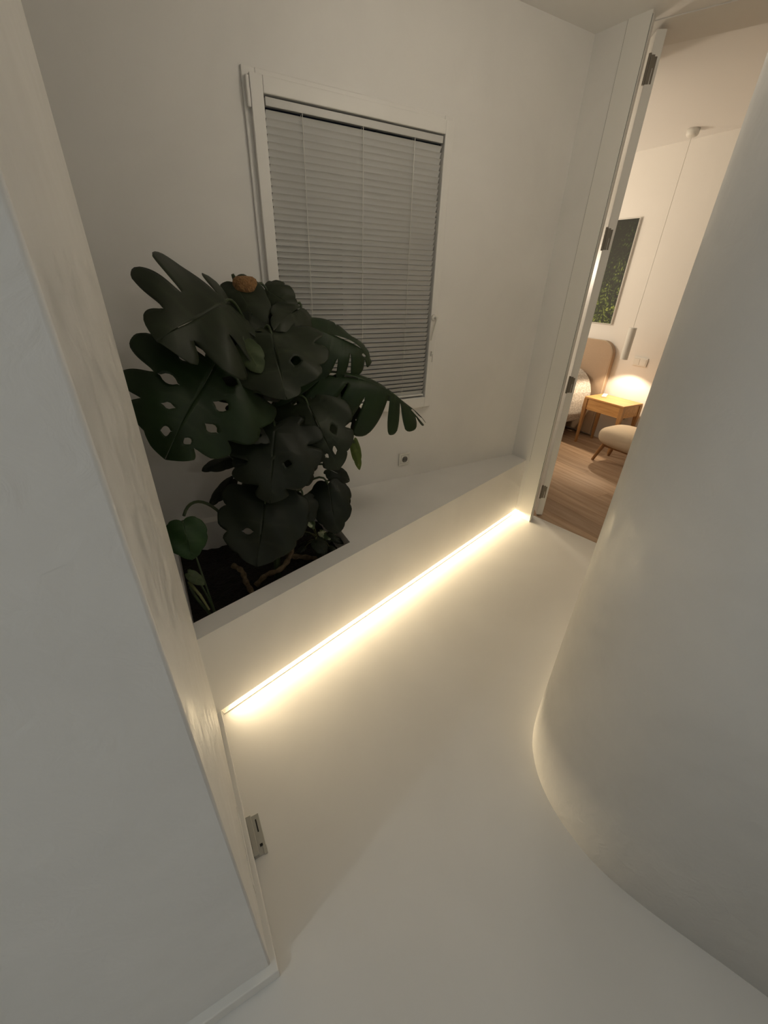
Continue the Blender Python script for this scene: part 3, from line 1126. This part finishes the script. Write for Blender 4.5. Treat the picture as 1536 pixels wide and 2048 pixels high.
LEAVES = [
    ('big', (0.285, 1.660, 1.501), (0.040, 1.500, 1.407), 0.56, 0.45, 0.1, 0.18, 0, 4, 0.7, 0.0, 'd'),
    ('big', (0.205, 1.580, 1.317), (-0.015, 1.460, 1.053), 0.54, 0.25, 0.08, 0.16, 0, 6, 0.36, 1.0, 'g'),
    ('big', (0.432, 1.640, 1.407), (0.415, 1.460, 1.205), 0.44, 0.55, 0.1, 0.2, 0, 5, 0.3, 0.15, 'd'),
    ('small', (0.361, 1.840, 1.571), (0.419, 1.700, 1.401), 0.2, 0.3, 0.05, 0.25, 0, 4, 0.1, 0.0, 'd'),
    ('small', (0.484, 1.860, 1.548), (0.588, 1.800, 1.475), 0.17, 0.5, 0.1, 0.3, 0, 4, 0.2, 0.0, 'd'),
    ('small', (0.611, 1.800, 1.484), (0.446, 1.660, 1.416), 0.18, 0.5, 0.12, 0.3, 0, 4, 0.15, 0, 'd'),
    ('big', (0.590, 1.740, 1.416), (0.881, 1.700, 1.273), 0.44, 1.2, 0.16, 0.6, 0, 7, 0.55, 0.2, 'g'),
    ('big', (0.646, 1.660, 1.251), (1.129, 1.600, 0.988), 0.42, 1.6, 0.12, 1.05, 0, 8, 0.95, 0.0, 'g'),
    ('big', (0.547, 1.620, 1.145), (0.615, 1.470, 0.893), 0.34, 0.25, 0.08, 0.18, 0, 5, 0.3, 0.7, 'd'),
    ('small', (0.738, 1.580, 0.967), (0.752, 1.550, 0.835), 0.05, 0.2, 0.05, 0.2, 0, 3, 0.1, 0, 'y'),
    ('big', (0.383, 1.540, 1.076), (0.303, 1.420, 0.830), 0.42, 0.35, 0.1, 0.2, 0, 5, 0.45, 0.15, 'k'),
    ('big', (0.301, 1.480, 0.811), (0.212, 1.390, 0.576), 0.38, 0.3, 0.08, 0.16, 0, 5, 0.18, 0.1, 'k'),
    ('small', (0.616, 1.600, 0.767), (0.609, 1.500, 0.555), 0.21, 0.3, 0.1, 0.22, 0, 4, 0.15, 0.2, 'k'),
    ('small', (0.642, 1.660, 0.816), (0.733, 1.620, 0.752), 0.1, 0.6, 0.1, 0.3, 0, 4, 0.2, 0, 'k'),
    ('small', (0.398, 1.620, 1.088), (0.257, 1.500, 1.057), 0.16, 0.5, 0.1, 0.3, 0, 4, 0.3, 0.2, 'k'),
    ('small', (0.572, 1.560, 1.003), (0.464, 1.500, 0.957), 0.13, 0.5, 0.1, 0.25, 0, 4, 0.2, 0, 'd'),
    ('small', (0.315, 1.580, 1.387), (0.351, 1.520, 1.296), 0.1, 0.1, 0.05, 0.2, 0, 3, 0.1, 0, 'l'),
    ('big', (0.335, 1.720, 1.444), (0.210, 1.580, 1.340), 0.24, 0.3, 0.1, 0.2, 0, 4, 0.35, 0.3, 'k'),
    ('big', (0.408, 1.780, 1.485), (0.335, 1.660, 1.376), 0.22, 0.6, 0.1, 0.25, 0, 4, 0.2, 0.2, 'k'),
    ('big', (0.526, 1.740, 1.278), (0.560, 1.660, 1.120), 0.26, 0.3, 0.1, 0.2, 0, 5, 0.4, 0.4, 'k'),
    ('big', (0.345, 1.700, 1.264), (0.256, 1.600, 1.119), 0.3, 0.3, 0.1, 0.2, 0, 5, 0.4, 0.3, 'k'),
    ('small', (0.768, 1.700, 1.182), (0.784, 1.660, 0.965), 0.12, 0.3, 0.1, 0.4, 0, 4, 0.7, 0, 'k'),
    ('small', (0.472, 1.660, 0.947), (0.515, 1.580, 0.791), 0.2, 0.4, 0.1, 0.25, 0, 4, 0.3, 0.3, 'k'),
    ('small', (0.307, 1.600, 1.029), (0.215, 1.520, 0.947), 0.14, 0.5, 0.1, 0.25, 0, 4, 0.2, 0.2, 'k'),
    ('small', (0.693, 1.660, 0.719), (0.717, 1.620, 0.605), 0.1, 0.3, 0.1, 0.25, 0, 3, 0.1, 0, 'k'),
    ('small', (0.481, 1.560, 0.756), (0.431, 1.500, 0.619), 0.16, 0.4, 0.1, 0.25, 0, 4, 0.3, 0.2, 'k'),
]
POLE = [(0.401, 1.84, 1.589)]
ROOT_A = [(0.358, 1.46, 0.566), (0.337, 1.44, 0.508), (0.276, 1.42, 0.498), (0.212, 1.42, 0.477)]
ROOT_B = [(0.133, 1.46, 0.553), (0.163, 1.44, 0.524), (0.169, 1.42, 0.481)]
ROOT_C = [(0.394, 1.5, 0.507), (0.52, 1.56, 0.403)]
TRAIL_A = [(-0.009, 1.44, 0.817), (-0.006, 1.38, 0.689)]
TRAIL_S = [(-0.037, 1.38, 0.598), (0.008, 1.33, 0.481)]
TRAIL_L = [(-0.03, 1.38, 0.635), (0.011, 1.36, 0.58)]
FAR_A = [(0.249, 1.8, 0.884), (0.106, 1.74, 0.874), (0.23, 1.8, 0.785), (0.108, 1.74, 0.703), (0.271, 1.8, 0.745), (0.265, 1.8, 0.988)]
VAR = [(0.517, 1.62, 0.608), (0.519, 1.56, 0.572), (0.584, 1.66, 0.484), (0.615, 1.6, 0.461), (0.635, 1.68, 0.433), (0.696, 1.62, 0.399), (0.539, 1.6, 0.483), (0.567, 1.54, 0.425)]
ROOT_A = [(0.45, 1.666, 0.47), (0.406, 1.609, 0.42), (0.344, 1.56, 0.4), (0.278, 1.583, 0.37), (0.222, 1.567, 0.34)]
ROOT_B = [(0.149, 1.664, 0.42), (0.181, 1.624, 0.4), (0.185, 1.578, 0.37), (0.199, 1.513, 0.34)]
ROOT_C = [(0.399, 1.643, 0.4), (0.462, 1.643, 0.38), (0.548, 1.611, 0.36)]
SOILREF = [(0.259, 1.528, 0.33), (0.0, 1.627, 0.33)]


PX, PY = POLE[0][0], POLE[0][1]
PIT = (0.30, 1.62, 0.33)
# coir pole
cp = thing('moss_pole', 'brown coir support pole rising behind the split leaves', 'pole', (PX, PY, 0.30))
obj('coir_wrap', lathe([(0.036, -0.02), (0.036, 1.24)], 24), 'coir', cp, smooth=True)
obj('cap', lathe([(0.0365, 1.235), (0.046, 1.245), (0.047, 1.268), (0.043, 1.284), (0.030, 1.293), (0.004, 1.295)], 28), 'coir', cp, smooth=True)

mo = thing('monstera', 'large dark green monstera with split and holed leaves in the pit', 'potted plant', (PX, PY - 0.09, 0.31))
inv = Vector(mo.location)


def rel(p):
    return Vector(p) - inv


def adopt(o, root):
    """parts are built in world coordinates"""
    o.parent = root
    o.matrix_parent_inverse = Matrix.Translation(-Vector(root.location))
    return o


rng = random.Random(21)
# climbing main stem
stem = [(0.34, 1.62, 0.30), (0.36, 1.66, 0.46), (0.40, 1.745, 0.62), (0.405, 1.765, 0.85), (0.398, 1.77, 1.1), (0.402, 1.77, 1.35), (0.405, 1.775, 1.47)]
adopt(obj('stem', tube(catmull(stem, 4), 0.017, 10), 'stem_green', None, smooth=True), mo)
SP = catmull(stem, 8)
for row in LEAVES:
    kind, P0, P1, width, tilt, arch, fold, roll, nl, cut, holes, mk = row
    bm = monstera_leaf(P0, P1, width, tilt, arch, fold, roll, nl, cut, holes, rng, HALF if kind == 'big' else OVAL)
    lf_ = adopt(leaf_obj('leaf', bm, 'leaf_' + mk, None), mo)
    zt = max(0.40, min(1.45, P0[2] - 0.22))
    s = min(SP, key=lambda p: abs(p.z - zt))
    e = Vector(P0)
    ya = (Vector(P1) - e).normalized()
    mid1 = s + Vector((0, -0.02, 0.10)) + (e - s) * 0.15
    mid2 = e - ya * 0.05 + Vector((0, 0.03, 0.07))
    pt_ = obj('petiole', tube(bez(s, mid1, mid2, e + ya * 0.01, 12), [0.0075 - 0.003 * i / 12 for i in range(13)], 8), 'stem_green', None, smooth=True)
    pt_.parent = lf_
    pt_.matrix_parent_inverse = Matrix.Identity(4)
for R_ in (ROOT_A, ROOT_B, ROOT_C):
    adopt(obj('root', tube(catmull(R_, 6), [0.012 + 0.0025 * math.sin(i * 1.7) for i in range((len(R_) - 1) * 6 + 1)], 9), 'bark_root', None, smooth=True), mo)

# soil in the pit
bm = bmesh.new()
NX, NY = 40, 30
gr = []
rs = random.Random(3)
for i in range(NX + 1):
    row = []
    for j in range(NY + 1):
        u, v = i / NX, j / NY
        x = -0.0615 + u * (0.693 + 0.0615 + 0.009 * v)
        yf = 1.3025 + (x + 0.062) * 0.31
        y = yf + (2.0295 - yf) * v
        row.append(bm.verts.new((x, y, 0.315 + 0.02 * math.sin(9 * x) * math.cos(8 * y) + rs.uniform(-0.006, 0.006))))
    gr.append(row)
for i in range(NX):
    for j in range(NY):
        bm.faces.new((gr[i][j], gr[i + 1][j], gr[i + 1][j + 1], gr[i][j + 1]))
so_ = obj('soil', bm, 'soil_earth', None, smooth=True)
so_['kind'] = 'stuff'
tag(so_, 'dark moist soil filling the planting pit', 'soil')

# young climber at the left edge of the pit
tr = thing('climbing_plant', 'young bright green climber at the left corner of the pit', 'plant', (0.02, 1.40, 0.32))
def simple_leaf(P0, P1, w, mat, root, tilt=0.4, fold=0.25, shape=OVAL, arch=0.1, hint=None, cut=0.05, nl=4):
    bm = monstera_leaf(P0, P1, w, tilt, arch, fold, 0, nl, cut, 0.0, rng, shape, hint=hint)
    return adopt(leaf_obj('leaf', bm, mat, None), root)
base = Vector((0.03, 1.40, 0.33))
for (a, c, w, mk) in ((TRAIL_A[0], TRAIL_A[1], 0.155, 'leaf_t'), (TRAIL_L[0], TRAIL_L[1], 0.045, 'leaf_l')):
    simple_leaf(a, c, w, mk, tr, 0.15, 0.18)
    a = Vector(a)
    adopt(obj('petiole', tube(bez(base, base + Vector((-0.01, 0.05, 0.15)), a + Vector((0.0, 0.06, 0.03)), a, 10), 0.004, 7), 'stem_green', None, smooth=True), tr)
adopt(obj('shoot', tube([TRAIL_S[0], ((TRAIL_S[0][0] + TRAIL_S[1][0]) / 2 + 0.004, (TRAIL_S[0][1] + TRAIL_S[1][1]) / 2, (TRAIL_S[0][2] + TRAIL_S[1][2]) / 2), TRAIL_S[1]], [0.006, 0.0055, 0.0035], 8), 'stem_pale', None, smooth=True), tr)
adopt(obj('stem', tube(bez(base - Vector((0, 0, 0.03)), base + Vector((-0.02, 0.0, 0.1)), Vector(TRAIL_S[0]) - Vector((0, 0, 0.1)), TRAIL_S[0], 8), 0.0055, 8), 'stem_green', None, smooth=True), tr)
adopt(obj('runner', tube(bez((0.0, 1.52, 0.80), (0.04, 1.60, 0.86), (0.14, 1.62, 0.80), (0.20, 1.62, 0.55), 14), 0.006, 8), 'stem_green', None, smooth=True), tr)

# thin seedling with few leaves against the window wall
sd = thing('seedling', 'small thin-stemmed seedling close to the window wall, left of the pole', 'plant', (0.27, 1.80, 0.32))
simple_leaf(FAR_A[0], FAR_A[1], 0.085, 'leaf_k', sd, 0.8, 0.5)
simple_leaf((FAR_A[0][0] + 0.01, 1.80, FAR_A[0][2] + 0.02), (FAR_A[0][0] - 0.02, 1.76, FAR_A[0][2] + 0.11), 0.06, 'leaf_k', sd, 0.3, 0.4)
simple_leaf(FAR_A[2], FAR_A[3], 0.075, 'leaf_k', sd, 0.6, 0.5)
adopt(obj('stem', tube(bez((0.29, 1.80, 0.31), (0.30, 1.80, 0.5), FAR_A[4], FAR_A[5], 12), 0.004, 7), 'stem_green', None, smooth=True), sd)
adopt(obj('stem', tube(bez((0.29, 1.80, 0.5), (0.27, 1.80, 0.6), (0.24, 1.80, 0.72), FAR_A[2], 10), 0.003, 7), 'stem_green', None, smooth=True), sd)

# variegated plant in the right corner of the pit
vg = thing('variegated_plant', 'low cream-and-green variegated plant in the right corner of the pit', 'plant', (0.58, 1.66, 0.32))
vb = Vector((0.59, 1.68, 0.32))
for k in range(0, len(VAR), 2):
    simple_leaf(VAR[k], VAR[k + 1], 0.045 if k < 6 else 0.08, 'leaf_v' if k < 4 else 'leaf_d', vg, 0.9, 0.3)
    a = Vector(VAR[k])
    adopt(obj('petiole', tube(bez(vb, vb + Vector((0, 0, 0.1)), a + Vector((0.01, 0.02, 0.03)), a, 8), 0.0025, 6), 'stem_pale', None, smooth=True), vg)
for k in range(9):
    an = rng.uniform(0, 6.28)
    e = vb + Vector((0.07 * math.cos(an) - 0.02, 0.07 * math.sin(an) - 0.02, rng.uniform(0.05, 0.2)))
    adopt(obj('stalk', tube(bez(vb, vb + Vector((0, 0, 0.1)), (vb + e) / 2 + Vector((0, 0, 0.09)), e, 8), 0.002, 6), 'stem_pale', None, smooth=True), vg)
    simple_leaf(e, e + Vector((0.045 * math.cos(an), 0.045 * math.sin(an), -0.02)), 0.032, 'leaf_d', vg, 0.8, 0.3)
